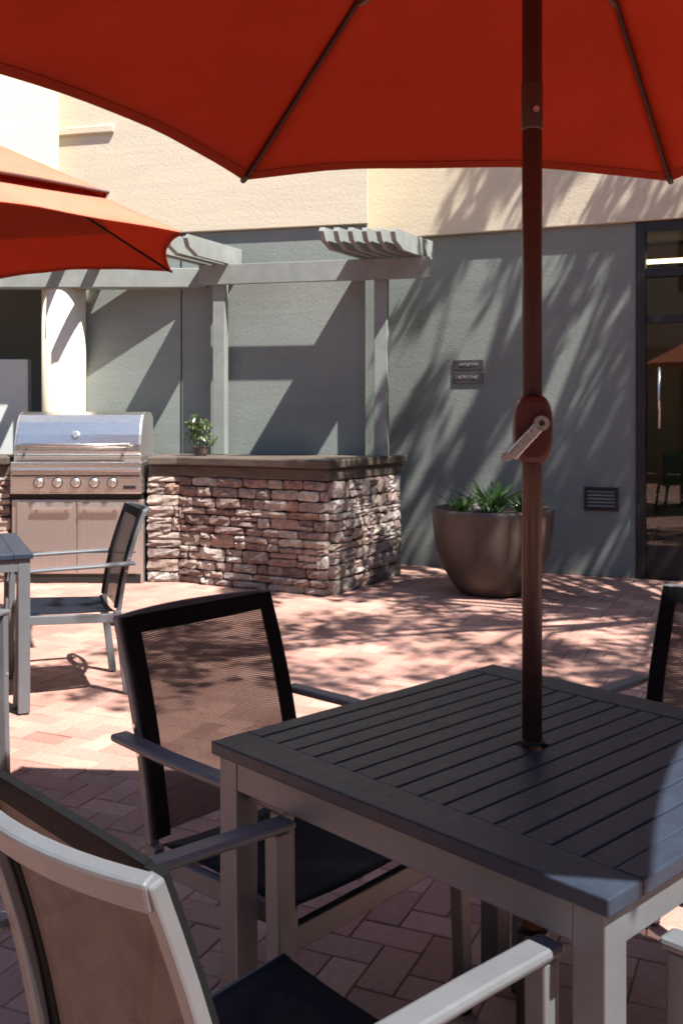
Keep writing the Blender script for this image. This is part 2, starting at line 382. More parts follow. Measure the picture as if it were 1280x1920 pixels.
# things in the room behind the glass
def rmthing(name, label, cat, lx, ly):
    p = MBm @ Vector((lx, ly, 0)); return tag(empty(name, (p.x, p.y, 0.006), AB), label, cat)
t = rmthing('interior_bench', 'brown wooden bench with slatted seat inside the glass door', 'bench', .55, .75)
for k in range(3): MB().box(-.55, .55, -.2+k*.14, -.08+k*.14, .60, .64).build('seat_slat', WOODBENCH, t, .004)
for sx in (-.5, .5): MB().box(sx-.03, sx+.03, -.2, .22, 0, .599).build('leg', WOODBENCH, t, .004)
MB().box(-.47, .47, -.19, -.16, .38, .44).build('stretcher', WOODBENCH, t, .004)
t = rmthing('interior_sofa', 'dark green upholstered sofa deep inside the glazed door room', 'sofa', .75, 1.9)
GREENF = simple('green_upholstery', (.05, .085, .03), .9, var=.25, scale=8)
MB().box(-.7,.7,-.35,.35,.0,.42).build('seat', GREENF, t, .04); MB().box(-.7,.7,.2,.4,.421,.98).build('backrest', GREENF, t, .05)
for sx in (-.78, .78): MB().box(sx-.075,sx+.075,-.35,.4,0,.62).build('arm', GREENF, t, .04)
t = rmthing('interior_cabinet', 'tall dark wooden cabinet against the room wall behind glass', 'cabinet', 1.0, 2.9)
MB().box(-.6,.6,-.2,.25,0,2.0).build('carcass', DARKIN, t, .01)
for sx in (-.3,.3): MB().box(sx-.28,sx+.28,-.225,-.201,.06,1.95).build('door_leaf', WOODBENCH, t, .006)
t = rmthing('linear_lamp', 'lit warm linear ceiling lamp seen through the top of the glass door', 'lamp', .7, 1.0)
MB().box(-.9,.9,-.07,.07,2.78,2.90).build('housing', TAN, t, .004); MB().box(-.88,.88,-.06,.06,2.755,2.779).build('diffuser', LAMPM, t)

# unseen blocks and hedges added around the viewpoint to cut low sky light
def block(name, label, loc, rz, half):
    e = tag(empty(name, loc, rz), label, 'building')
    MB().box(-half, half, -.3, 0, 0, HB).build('lower_wall', GREY, e); MB().box(-half, half, -.3, .05, HB+.002, 7.0).build('upper_wall', CREAM, e)
    for k in range(int(half*2/3.4)):
        for z in (.9, 4.2):
            x = -half + 1.1 + 3.4*k; y = .001 if z < 3 else .051
            wn = MB().box(x, x+2.2, y, y+.05, z, z+1.5).build('window', DARKFR, e)
            MB().box(x+.1, x+2.1, y+.051, y+.056, z+.1, z+1.4).build('pane', BLACK, wn)
    return e
block('sky_block_building', 'unseen two storey grey and cream building added opposite the counter to block low sky', (0, -6.0, 0), 0, 8.5)
block('sky_block_building', 'unseen two storey grey and cream building added beyond the shade tree to block low sky', (9.2, 1.5, 0), R(90), 7.2)
def sky_block_hedge(label, x, y, half, h, seed):  # unseen leafy screens, added to hold back sky and bounce light
    hg = tag(empty('sky_block_hedge', (x, y, 0)), label, 'sky_block_hedge')
    mb = MB(); rh = random.Random(seed)
    for _ in range(int(half*h*380)):
        p = Vector((rh.uniform(-.55,.55), rh.uniform(-half,half), rh.uniform(.05,h) + .12*noise.noise(Vector((0, _*.37, seed)))))
        a_ = Vector((rh.gauss(0,1),rh.gauss(0,1),rh.gauss(0,1))).normalized(); b_ = a_.cross(Vector((.3,.5,.8))).normalized()
        mb.add([p-a_*.13, p+b_*.06, p+a_*.13, p-b_*.06], [(0,1,2,3)])
    mb.build('foliage', LEAF, hg)
    MB().box(-.25,.25,-half,half,0,h-.2).build('inner_twigs', BARK, hg)
sky_block_hedge('unseen clipped green screen added on the shade tree side to block low sky', 8.2, 1.5, 7, 2.8, 3)
sky_block_hedge('unseen tall green screen added beyond the orange umbrella table to keep fill light low', -6.3, 1.0, 6.5, 4.2, 9)

# wall sign and vent on wall B
def onB(name, label, cat, px, py):
    # point on wall B seen along a ray
    d = Vector(((px-640)/1870, 1, (780-py)/1870)); n = Vector((math.sin(-AB), math.cos(AB), 0)); o = Vector((2.444, 8.28, 0))
    tt = (o - Vector((0,0,1.35))).dot(n) / d.dot(n); p = Vector((0,0,1.35)) + d*tt
    return tag(empty(name, p, AB), label, cat)
t = onB('wall_sign', 'small dark two line plaque sign mounted on the grey wall', 'sign', 878, 697)
MB().box(-.135,.135,-.012,.0,.018,.105).build('plate', SIGNP, t, .002)
MB().box(-.135,.135,-.012,.0,-.10,-.004).build('plate', SIGNP, t, .002)
def glyphs(z, n, wd, x0):
    for k in range(n):
        mb = MB(); x = x0 + k*wd*1.3; h = .026 + .006*random.random()
        mb.box(x, x+wd*.32, -.0165, -.0121, z, z+h)
        mb.box(x+wd*.33, x+wd, -.0165, -.0121, z+random.choice((0, h*.38, h*.7)), z+random.choice((.85, 1))*h)
        mb.build('raised_mark', LETTER, t)
glyphs(.050, 8, .016, -.075); glyphs(-.062, 10, .016, -.11)
t = onB('wall_vent', 'dark framed louvred vent low on the grey wall beside the door', 'vent', 1127, 935)
for b in ((-.14,.14,.075,.098),(-.14,.14,-.098,-.075),(-.14,-.115,-.0745,.0745),(.115,.14,-.0745,.0745)):
    MB().box(b[0],b[1],-.022,0,b[2],b[3]).build('frame_bar', DARKFR, t, .002)
for k in range(5):
    z = -.06+k*.03
    MB().sweep([(-.114,-.010,z),(.114,-.010,z)], .020, .006, (0,-.5,.85)).build('louver', VENTM, t)
MB().box(-.114,.114,-.003,0,-.0745,.0745).build('back_plate', SIGNP, t)

# ------------------------------------------------------------------ portico (column + beam) and pergola
po = tag(empty('portico', (-2.43, 8.80, 0)), 'cream round column carrying a pale grey timber beam behind the grill', 'portico')
po_m = Matrix.Translation((2.43, -8.80, 0))
MB(po_m).lathe([(.19,0),(.19,2.47)], 40, (-2.47, 8.88)).build('column', CREAM2, po, smooth=False)
for p in kids(po)[0].data.polygons: p.use_smooth = len(p.vertices) == 4
MB(po_m).box(-6.0, -1.17, 8.68, 8.84, 2.471, 2.64).build('beam', TIMBER, po, .006)
for x in (-5.2, -4.3, -3.4, -2.42, -2.12):
    MB(po_m).box(x-.03, x+.03, 8.35, 9.05, 2.641, 2.76).build('rafter', TIMBER, po, .004)

pg = tag(empty('pergola', (-1.02, 8.45, 1.02)), 'grey timber pergola on slim posts standing on the stone counter', 'pergola')
pm_ = Matrix.Translation((1.02, -8.45, -1.02))
PMA = pm_ @ MA                               # along wall A: local x along wall, y negative in front of it
for x in (-1.235, .17):
    MB(PMA).box(x-.055, x+.055, -.194, -.105, 1.021, 2.60).build('post', TIMBER, pg, .006)
MB(PMA).box(-1.40, .58, -.235, -.195, 2.465, 2.635).build('beam', TIMBER, pg, .004)
def rafter(xb, over, skew=.10):
    """xb: place along the beam in the wall frame, over: reach in front of the beam"""
    y1, yt = -.02, -.235 - over
    z0, z1 = 2.637, 2.79; hw = .020
    def P(y): return xb + skew*(y+.235)
    prof = [(y1, z0), (yt+.15, z0), (yt+.03, z0+.055), (yt, z1-.03), (yt+.012, z1), (y1, z1)]
    n = len(prof); vs = [(P(y)-hw, y, z) for y, z in prof] + [(P(y)+hw, y, z) for y, z in prof]
    fs = [tuple(range(n)), tuple(range(2*n-1, n-1, -1))] + [(i, n+i, n+(i+1)%n, (i+1)%n) for i in range(n)]
    MB(PMA).add(vs, fs).build('rafter', TIMBER, pg, .003)
for xb, ov in ((-1.39, .70), (-1.27, .66), (-1.15, .60)): rafter(xb, ov, .20)
for k in range(6): rafter(.02 + .096*k, .62 - .03*k, .28)

# ------------------------------------------------------------------ stone counter
CT = tag(empty('stone_counter', (-.9, 8.1, 0)), 'angled outdoor kitchen counter of stacked stone with brown slate top', 'counter')
cm = Matrix.Translation((.9, -8.1, 0))
C = (-.10, 7.47); Bd = (-1.30, 8.12); E = (.50, 8.50)
GX0, GX1 = -2.66, -1.60
core = [(-1.585, 8.16), (-1.29, 8.16), (-.085, 7.52), (.45, 8.47), (.13, 8.36), (-1.3, 8.72), (-1.585, 8.79)]
MB(cm).prism(core, 0, .86).build('core', MORTAR, CT)
MB(cm).prism([(-4.4, 8.16), (-2.68, 8.16), (-2.68, 8.66), (-4.4, 8.66)], 0, .86).build('core', MORTAR, CT)
MB(cm).box(-2.679, -1.586, 8.62, 8.66, 0, .86).build('core', MORTAR, CT)
def slab(poly, z0, z1, name):
    o = MB(cm).prism(poly, z0, z1).build(name, SLAB, CT, .012, seg=3); return o
slab([(-1.57, 8.06), (-1.33, 8.06), (-.10, 7.39), (.565, 8.50), (.16, 8.355), (-1.57, 8.80)], .955, 1.02, 'countertop')
slab([(-1.565, 8.10), (-1.31, 8.10), (-.10, 7.435), (.525, 8.49), (.16, 8.36), (-1.565, 8.79)], .862, .953, 'countertop_edge')
slab([(-4.4, 8.06), (-2.69, 8.06), (-2.69, 8.68), (-4.4, 8.68)], .955, 1.02, 'countertop')
slab([(-4.4, 8.10), (-2.685, 8.10), (-2.685, 8.67), (-4.4, 8.67)], .862, .953, 'countertop_edge')
slab([(-2.689, 8.60), (-1.571, 8.60), (-1.571, 8.69), (-2.689, 8.69)], .862, 1.018, 'countertop')
# stones: unit meshes shared
stone_me = []
for q in range(10):
    nu, nv = 4, 3; rs = random.Random(q+50); vs = []; fs = []
    jx = [[rs.uniform(-.07,.07) for _ in range(nv+1)] for _ in range(nu+1)]
    for i in range(nu+1):
        for j in range(nv+1):
            u, v = i/nu-.5, j/nv-.5
            edge = (i in (0, nu)) or (j in (0, nv))
            uu = u + (jx[i][j] if 0 < i < nu else (jx[i][j]*.5 - .012*math.copysign(1,u)))
            vv = v + (rs.uniform(-.08,.08) if 0 < j < nv else rs.uniform(0,.09)*-math.copysign(1,v))
            corner = (i in (0,nu)) and (j in (0,nv))
            if corner: uu *= .96; vv *= .93
            dep = -.5 + (rs.uniform(.02,.22) if edge else rs.uniform(-.18,.18))
            vs.append((uu, dep, vv))
    n0 = len(vs); ring = [(i,0) for i in range(nu)]+[(nu,j) for j in range(nv)]+[(i,nv) for i in range(nu,0,-1)]+[(0,j) for j in range(nv,0,-1)]
    for i in range(nu):
        for j in range(nv):
            a = i*(nv+1)+j; fs.append((a, a+nv+1, a+nv+2, a+1))
    ri = [i*(nv+1)+j for i,j in ring]
    for k in ri: vs.append((vs[k][0]*1.0, .6, vs[k][2]*1.0))
    m = len(ri)
    for k in range(m): fs.append((ri[(k+1)%m], ri[k], n0+k, n0+(k+1)%m))
    me = bpy.data.meshes.new('stone'); me.from_pydata(vs, [], fs); me.update(); me.materials.append(STONE); stone_me.append(me)
def stone_face(p0, p1, z0, z1, seed, hmin=.05, hmax=.12, lmin=.10, lmax=.30):
    rs = random.Random(seed); d = Vector((p1[0]-p0[0], p1[1]-p0[1])); L = d.length; d.normalize()
    ang = math.atan2(d.y, d.x); nrm = Vector((d.y, -d.x)); z = z0; cnt = 0
    while z < z1 - .015:
        h = rs.uniform(hmin, hmax); h = min(h, z1-z)
        if z1 - (z+h) < .03: h = z1 - z
        s = -rs.uniform(0, .1)
        while s < L - .01:
            l = rs.uniform(lmin, lmax) * (1.15 if h < .07 else .9); a, b = max(s, 0), min(s+l, L)
            if L - b < .05: b = L
            if b - a > .03:
                sub = [(z, h)]
                if h > .085 and rs.random() < .35: f = rs.uniform(.4,.6); sub = [(z, h*f), (z+h*f, h*(1-f))]
                for zz, hh in sub:
                    o = bpy.data.objects.new('stone', rs.choice(stone_me)); col.objects.link(o); o.parent = CT
                    dep = rs.uniform(.06, .10)
                    c = Vector(p0) + d*((a+b)/2)
                    o.location = (c.x+.9, c.y-8.1, zz+hh/2); o.rotation_euler = (rs.uniform(-.03,.03), rs.uniform(-.035,.035), ang + rs.uniform(-.03,.03))
                    o.scale = ((b-a)*.985, dep, hh*.965*rs.choice((1,1))); cnt += 1
            s = b if b == L else s + l
        z += h
    return cnt
n1 = stone_face((-1.30, 8.13), (-.105, 7.475), .0, .86, 1)
n2 = stone_face((-.085, 7.49), (.475, 8.47), .0, .86, 2)
n3 = stone_face((-1.58, 8.13), (-1.30, 8.13), .0, .86, 3, .07, .13, .2, .4)
n4 = stone_face((-3.3, 8.13), (-2.69, 8.13), .0, .86, 4, .07, .13, .2, .4)
print('stones', n1, n2, n3, n4)

# ------------------------------------------------------------------ grill
gr = tag(empty('gas_grill', ((GX0+GX1)/2, 8.05, 0)), 'stainless steel built in gas grill with closed hood and five knobs', 'grill')
gw = (GX1-GX0)/2
# hood profile in (y, z)
prof = [(.52, 1.03), (.02, 1.03), (.00, 1.06), (.005, 1.12), (.03, 1.20), (.075, 1.30), (.13, 1.36), (.20, 1.385), (.42, 1.385), (.52, 1.34)]
hx0, hx1 = -gw+.03, gw-.03; n = len(prof)
vs = [(hx0, y, z) for y, z in prof]+[(hx1, y, z) for y, z in prof]
hood = MB().add(vs, [tuple(range(n)), tuple(range(2*n-1,n-1,-1))]+[(i, n+i, n+(i+1)%n, (i+1)%n) for i in range(n)]).build('hood', STEEL, gr, .006)
for sx in (hx0-.012, hx1+.0): MB().add([(sx, y, z) for y, z in prof]+[(sx+.012, y, z) for y, z in prof], [tuple(range(n)), tuple(range(2*n-1,n-1,-1))]+[(i, n+i, n+(i+1)%n, (i+1)%n) for i in range(n)]).build('hood_end_cap', STEEL2, gr)
hd = MB().tube([(-gw+.10,-.065,1.115),(gw-.10,-.065,1.115)], .017, 16).build('hood_handle', STEEL, gr, smooth=True)
for sx in (-gw+.13, gw-.13): MB().tube([(sx,-.065,1.115),(sx,.01,1.115)], .011, 12).build('handle_mount', BLACK, hd)
th = MB().lathe([(.03,-.003),(.03,.006),(.022,.010),(.0,.010)], 24).build('thermometer', CHROME, gr)
th.location = (-.02, .024, 1.20); th.rotation_euler = (R(70), 0, 0)
MB().box(-gw+.015, gw-.015, .0, .55, .985, 1.029).build('firebox_rim', STEEL2, gr, .004)
MB().box(-gw, gw, -.05, .5, .725, .983).build('control_panel', STEEL, gr, .012, seg=3)
MB().box(-gw+.02, gw-.02, -.057, -.0505, .865, .875).build('trim_strip', BLACK, gr)
MB().box(-gw+.01, gw-.01, -.075, -.0505, .905, .93).build('bull_nose', STEEL, gr, .008)
for k in range(5):
    x = -gw + .235 + k*.147
    kb = MB().lathe([(.036,0),(.036,.006),(.030,.010),(.028,.034),(.024,.040),(.0,.040)], 24).build('knob', CHROME, gr, smooth=False)
    kb.location = (x, -.051, .815); kb.rotation_euler = (R(90), 0, 0)
    MB().box(-.006,.006,-.028,.028,.0405,.047).build('knob_grip', STEEL, kb, .002)
    MB().lathe([(.044,.0),(.044,.004),(.0,.004)], 24).build('bezel', BLACK, kb)
MB().box(gw-.15, gw-.05, -.054, -.0505, .765, .79).build('badge', BLACK, gr)
MB().box(-gw+.01, gw-.01, .02, .5, .675, .723).build('gap_shade_panel', BLACK, gr)  # black box standing in for the shadow in the gap
MB().box(-gw, gw, -.0, .5, .0, .674).build('cabinet', STEEL2, gr, .006)
for s_ in (-1, 1):
    xa, xb = (-gw+.05, -.008) if s_ < 0 else (.008, gw-.05)
    d_ = MB().box(xa, xb, -.022, -.0005, .26, .655).build('door', STEEL2, gr, .004)
    MB().box(-.16+(xa+xb)/2+.05*-s_, .16+(xa+xb)/2+.05*-s_, -.06, -.042, .60, .625).box((xa+xb)/2-.13+.05*-s_, (xa+xb)/2-.11+.05*-s_, -.043, -.021, .603, .622).box((xa+xb)/2+.11+.05*-s_, (xa+xb)/2+.13+.05*-s_, -.043, -.021, .603, .622).build('handle', CHROME, d_, .004)
    MB().box(xa, xb, -.02, -.0005, .085, .245).build('drawer', STEEL2, gr, .004)
MB().box(-gw+.02, gw-.02, -.004, -.0006, .0, .075).build('kick_plate', BLACK, gr)

# ------------------------------------------------------------------ umbrella
def umbrella(cx, cy, Rr, zr, za, rot, zbase, label, cat, group=None, vent=None, crank=True, base=False, droop=.085):
    u = tag(empty('patio_umbrella', (cx, cy, zbase)), label, cat, group)
    zr -= zbase; za -= zbase
    ang = [rot + R(60*k) for k in range(6)]
    def V(a, r, z): return Vector((math.sin(a)*r, math.cos(a)*r, z))
    def canopy(Rm, z0, z1, rmin, name, sc, lift=0.):
        for k in range(6):
            a0, a1 = ang[k], ang[k] + R(60)
            def fn(s, t):
                r = rmin + (1-rmin)*s
                A = V(a0, Rm*r, z1 + (z0-z1)*r); B = V(a1, Rm*r, z1 + (z0-z1)*r)
                p = A.lerp(B, t)
                sag = 4*t*(1-t)
                f = 1 - sc*sag*s*s
                q = Vector((p.x*f, p.y*f, z1 + (p.z-z1)*f)) ; q.z -= .018*sag*(1-s)*s*4 + .010*noise.noise(Vector((p.x*3.5+k*3, p.y*3.5, 1.7)))*sag
                return q
            
            o = MB().grid(fn, 14, 16).build(name, CANVAS, u, smooth=True)
            if name == 'canopy_panel':
                hm_ = MB().grid(lambda s_, t_: fn(.972+.028*s_, t_) - Vector((0, 0, .0055)), 1, 16).build('rim_hem', CANVAS_SHADE, u, smooth=True)
            o.data.flip_normals() if o.data.polygons[100].normal.z < 0 else None
            o.data.materials.append(CANVAS_SHADE)
            so_ = o.modifiers.new('underside_shell', 'SOLIDIFY'); so_.thickness = .003; so_.offset = -1; so_.material_offset = 1; so_.material_offset_rim = 1
    canopy(Rr, zr, za, 0.0 if not vent else .12, 'canopy_panel', droop)
    if vent:
        canopy(vent, zr+(za-zr)*(1-vent/Rr)+.036, za+.036, 0, 'vent_panel', .04)
        zv = zr+(za-zr)*(1-vent/Rr)+.034
        for a in ang:
            p0, p1 = V(a, vent*1.004, zv), V(a+R(60), vent*1.004, zv)
            pts = []
            for i in range(9):
                p = p0.lerp(p1, i/8); f = 1-.04*4*(i/8)*(1-i/8); pts.append(Vector((p.x*f, p.y*f, za+.036+(p.z-za-.036)*f)))
            MB().tube(pts, .009, 8).build('vent_hem', CRANK, u)
    for a in ang:
        A = V(a, .05, za-.030); B = V(a, Rr*.985, zr-.003)
        rb = MB().sweep([A, A.lerp(B,.5), B], .009, .013).build('rib', RIBM, u, .001)
        hubz = za - .30
        MB().sweep([V(a,.035,hubz), A.lerp(B,.47)-Vector((0,0,.012))], .012, .018).build('strut', POLE, u, .002)
        MB().tube([V(a,Rr*.975,zr+.004), V(a,Rr*1.003,zr-.006)], .009, 10).build('rib_cap', BLACK, u)
    MB().tube([(0,0,0),(0,0,za-.0)], .019, 24).build('pole', POLE, u, smooth=True)
    if crank: MB().lathe([(.0195,.7316),(.024,.732),(.023,.737),(.0195,.739)], 24).build('pole_collar', BLACK, u)
    MB().lathe([(.02,za-.33),(.045,za-.325),(.045,za-.28),(.02,za-.27)], 24).build('runner', POLE, u)
    MB().lathe([(.02,za-.07),(.05,za-.06),(.05,za-.02),(.02,za-.01)], 24).build('top_hub', POLE, u)
    MB().lathe([(.02,za),(.03,za+.01+(.08 if vent else 0)),(.028,za+.05+(.08 if vent else 0)),(.0,za+.075+(.08 if vent else 0))], 20).build('finial', POLE, u)
    if crank:
        zf = 1.935 - zbase
        MB().lathe([(.0191,zf-.045),(.0203,zf-.042),(.0203,zf+.042),(.0191,zf+.045)], 24).build('pole_ferrule', POLE, u, smooth=True)
        b = MB().lathe([(.004,zf-.012),(.0,zf-.012)], 8)
        pinb = MB().tube([(.004,-.0225,zf-.01),(.004,-.0205,zf-.01)], .006, 12).build('lock_pin', CHROME, u)
        zc = 1.325 - zbase
        # crank housing: rounded capsule box facing the camera
        pts = []
        for k in range(32):
            q = 2*math.pi*k/32; c_, s_ = math.cos(q), math.sin(q)
            pts.append((.036*math.copysign(abs(c_)**.62, c_), zc + .065*math.copysign(abs(s_)**.72, s_)))
        rings = [(-.050,.80),(-.047,.93),(-.038,1.0),(.022,1.0),(.03,.9),(.034,.7)]
        vs = [(x*s_, y, zc+(z-zc)*s_) for y, s_ in rings for x, z in pts]; m = 32
        fs = [(i*m+k, i*m+(k+1)%m, (i+1)*m+(k+1)%m, (i+1)*m+k) for i in range(len(rings)-1) for k in range(m)] + [tuple(range(m)), tuple(range(len(rings)*m-1,(len(rings)-1)*m-1,-1))]
        h = MB().add(vs, fs).build('crank_housing', CRANK, u, smooth=False)
        h.rotation_euler = (0, 0, R(-8))
        # handle
        ax = Vector((.014, 0, zc+.012)); tip = Vector((-.040, 0, zc-.048))
        hd_ = MB().sweep([ax+Vector((0,-.066,0)), tip+Vector((0,-.066,0))], .006, .021, (.68,0,-.62)).build('crank_arm', CHROME, h, .002)
        MB().tube([ax+Vector((0,-.049,0)), ax+Vector((0,-.072,0))], .014, 20).build('crank_hub', CHROME, h)
        MB().tube([ax+Vector((0,-.0721,0)), ax+Vector((0,-.0745,0))], .0055, 14).build('crank_bolt', BLACK, h)
        MB().tube([tip+Vector((0,-.062,0)), tip+Vector((-.004,-.068,0)), tip+Vector((-.012,-.118,0))], [.007,.008,.0085], 14).build('crank_grip', CHROME, h)
    if base:
        MB().lathe([(.26,0),(.26,.04),(.20,.07),(.05,.09),(.03,.10),(.03,.38),(.0195,.385)], 36).build('base', BLACK, u)
    return u
umbrella(.36, 1.885, 1.285, 2.063, 2.665, R(-30-.6), .0, 'red canvas patio umbrella with crank pole through the slatted table', 'umbrella', droop=.05, base=True)
umbrella(-2.01, 5.29, 1.30, 2.25, 2.84, R(47.5), .0, 'sunlit orange patio umbrella with double vented top near the steel grill', 'umbrella', vent=.87, crank=False, base=True, droop=.05)

# ------------------------------------------------------------------ tables
def table(name, label, cx, cy, rz, size=.862, hole=True):
    t = tag(empty(name, (cx, cy, 0), rz), label, 'table')
    h = size/2; zt = .73
    # breadboard rails at both ends (local x = slat direction)
    bw = .085
    for sx in (-1, 1):
        MB().box(*sorted((sx*(h-bw), sx*h)), -h, h, zt-.025, zt).build('end_rail', TOPM, t, .003)
    for sy in (-1, 1):
        MB().box(-h+bw+.0005, h-bw-.0005, *sorted((sy*(h-.045), sy*h)), zt-.025, zt-.0002).build('side_rail', TOPM, t, .003)
    n = 15; span = 2*(h-.045); pit = span/n
    for k in range(n):
        y0 = -h+.045 + k*pit + .002; y1 = y0 + pit - .004
        if hole and y0 < .0 < y1:
            for a, b in ((-h+bw+.0005, -.0235), (.0235, h-bw-.0005)):
                MB().box(a, b, y0, y1, zt-.018, zt-.0015).build('slat', TOPM, t, .0025)
        else:
            MB().box(-h+bw+.0005, h-bw-.0005, y0, y1, zt-.018, zt-.0015).build('slat', TOPM, t, .0025)
    ins = .012; lw = .052; aw = .028; z0, z1 = zt-.082, zt-.0265
    for sy in (-1, 1):
        MB().box(-h+ins+lw+.0005, h-ins-lw-.0005, *sorted((sy*(h-ins-.0015), sy*(h-ins-aw))), z0, z1).build('apron', SILVER, t, .002)
    for sx in (-1, 1):
        MB().box(*sorted((sx*(h-ins-.0015), sx*(h-ins-aw))), -h+ins+lw+.0005, h-ins-lw-.0005, z0, z1).build('apron', SILVER, t, .002)
    for sx in (-1, 1):
        for sy in (-1, 1):
            xa, xb = sorted((sx*(h-ins), sx*(h-ins-lw))); ya, yb = sorted((sy*(h-ins), sy*(h-ins-lw)))
            lg = MB().box(xa, xb, ya, yb, .006, z1).build('leg', SILVER, t, .003)
            MB().box(xa+.008, xb-.008, ya+.008, yb-.008, 0, .0058).build('foot_glide', BLACK, lg)
    # cross braces below the slats
    for x in (-.12, .12): MB().box(x-.015, x+.015, -h+ins+aw+.001, h-ins-aw-.001, zt-.045, zt-.0185).build('brace', SILVER, t, .002)
    return t
table('slatted_table', 'charcoal slatted square table with the red umbrella pole through it', .36, 1.885, R(43.3))
table('slatted_table', 'dark square table with silver legs standing out by the orange umbrella', -1.955, 4.73, math.atan2(.39, .92))

# ------------------------------------------------------------------ chairs
def make_chair(label):
    c = tag(empty('sling_armchair'), label, 'chair', 'mesh sling armchairs')
    hw = .228; ah = .28
    def back(z):        # y of the backrest line at height z
        s = (z-.40)/.49; return -.205 - .125*s - .02*math.sin(s*math.pi)*-1*.9
    st = [.40 + .49*i/8 for i in range(9)]
    for sx in (-1, 1):
        MB().sweep([(sx*hw, back(z)-.008, z) for z in st], .026, .020, (0,-1,.25)).build('stile', SILVER, c, .004)
        MB().sweep([(sx*(hw), -.255, .006), (sx*hw, -.225, .25), (sx*hw, -.205, .41)], .03, .036, (0,-1,0)).build('rear_leg', SILVER, c, .004)
        MB().sweep([(sx*ah, .262, .006), (sx*ah, .25, .3), (sx*ah, .245, .618)], .036, .032, (0,1,0)).build('front_leg', SILVER, c, .004)
        MB().sweep([(sx*(ah-.012), -.285, .640), (sx*ah, -.1, .636), (sx*ah, .1, .632), (sx*ah, .272, .626)], .045, .017).build('armrest', SILVER, c, .007)
        MB().sweep([(sx*(ah-.036), .24, .395), (sx*(hw-.0), -.19, .375)], .024, .042).build('seat_rail', SILVER, c, .003)
        for yy, xx in ((.262, ah), (-.255, hw)): MB().box(sx*xx-.014, sx*xx+.014, yy-.013, yy+.013, 0, .0055).build('foot_glide', BLACK, c)
    for sx in (-1, 1):
        for yy, zz, xx in ((back(.6)-.008, .60, hw+.0132), (back(.66)-.008, .66, hw+.0132), (.25, .40, ah+.0182)):
            MB().tube([(sx*xx, yy, zz), (sx*(xx+.003), yy, zz)], .0055, 10).build('bolt', CHROME, c)
    # bowed top rail
    tp = [(hw*1.03*math.cos(math.pi*(1-i/14)), -.33 - .062*math.sin(math.pi*i/14), .878 - .010*math.sin(math.pi*i/14)) for i in range(15)]
    tp = [(-hw-.006 + (2*hw+.012)*i/14, -.336 - .045*(1-((i-7)/7)**2), .876) for i in range(15)]
    MB().sweep(tp, .022, .036, (0,-.30,1)).build('top_rail', SILVER, c, .005)
    MB().sweep([(-ah+.03, .222, .352), (ah-.03, .222, .352)], .022, .048).build('front_stretcher', SILVER, c, .003)
    MB().sweep([(-hw+.02, -.19, .345), (hw-.02, -.19, .345)], .022, .03).build('rear_stretcher', SILVER, c, .003)
    # slings
    def bs(x, z, off): return (x, back(z) + off - .012*(1-(x/hw)**2)*math.sin(max(0,(z-.42))/.46*math.pi), z)
    MB().grid(lambda u, v: bs(-hw+.03+(2*hw-.06)*u, .43+.43*v, .0075), 14, 16).build('back_sling', MESHB, c, smooth=True)
    hm = MB()
    for sx in (-1, 1):
        x0, x1 = sorted((sx*(hw+.003), sx*(hw-.036)))
        hm.grid(lambda u, v: bs(x0+(x1-x0)*u, .42+.47*v, .0085), 2, 16)
    hm.grid(lambda u, v: bs(-hw+.03+(2*hw-.06)*u, .852+.04*v, .0095), 14, 2)
    h_ = hm.build('sling_hem', HEM, c); sm = h_.modifiers.new('thick', 'SOLIDIFY'); sm.thickness = .010; sm.offset = 0
    def seat(u, v):
        x = -1+2*u; y = -.2 + .43*v; wid = (hw-.018)+(ah-.036-hw+.018+.0)*v
        return (x*wid, y, .405 - .028*(1-x*x)*math.sin(math.pi*(.15+.7*v)) + .015*v)
    o = MB().grid(seat, 14, 14).build('seat_sling', MESHS, c, smooth=True)
    sm = o.modifiers.new('thick', 'SOLIDIFY'); sm.thickness = .003
    return c
def face(f): return math.atan2(f[1], f[0]) - math.pi/2
spots = [((-.100, 1.388), (.65, .61), 'mesh armchair tucked in with its sunlit silver back rail against the slatted table'),
         ((-.105, 2.225), (.743, -.669), 'mesh armchair with black backrest facing the slatted table before the stone counter'),
         ((.80, 2.31), (-.645, -.614), 'mesh armchair at the slatted table on the side towards the glass door'),
         ((.84, 1.38), (-.685, .728), 'mesh armchair tucked under the sunlit side of the slatted table'),
         ((-1.36, 4.96), (-.93, -.37), 'dark mesh armchair seen in profile between the orange umbrella table and grill'),
         ((-1.574, 3.49), (.2, .98), 'mesh armchair standing in full sun at the silver legged table')]
proto = make_chair(spots[0][2])
for i, (p, f, lb) in enumerate(spots):
    o = proto if i == 0 else copy_tree(proto)
    o.location = (p[0], p[1], 0); o.rotation_euler = (0, 0, face(f)); o['label'] = lb

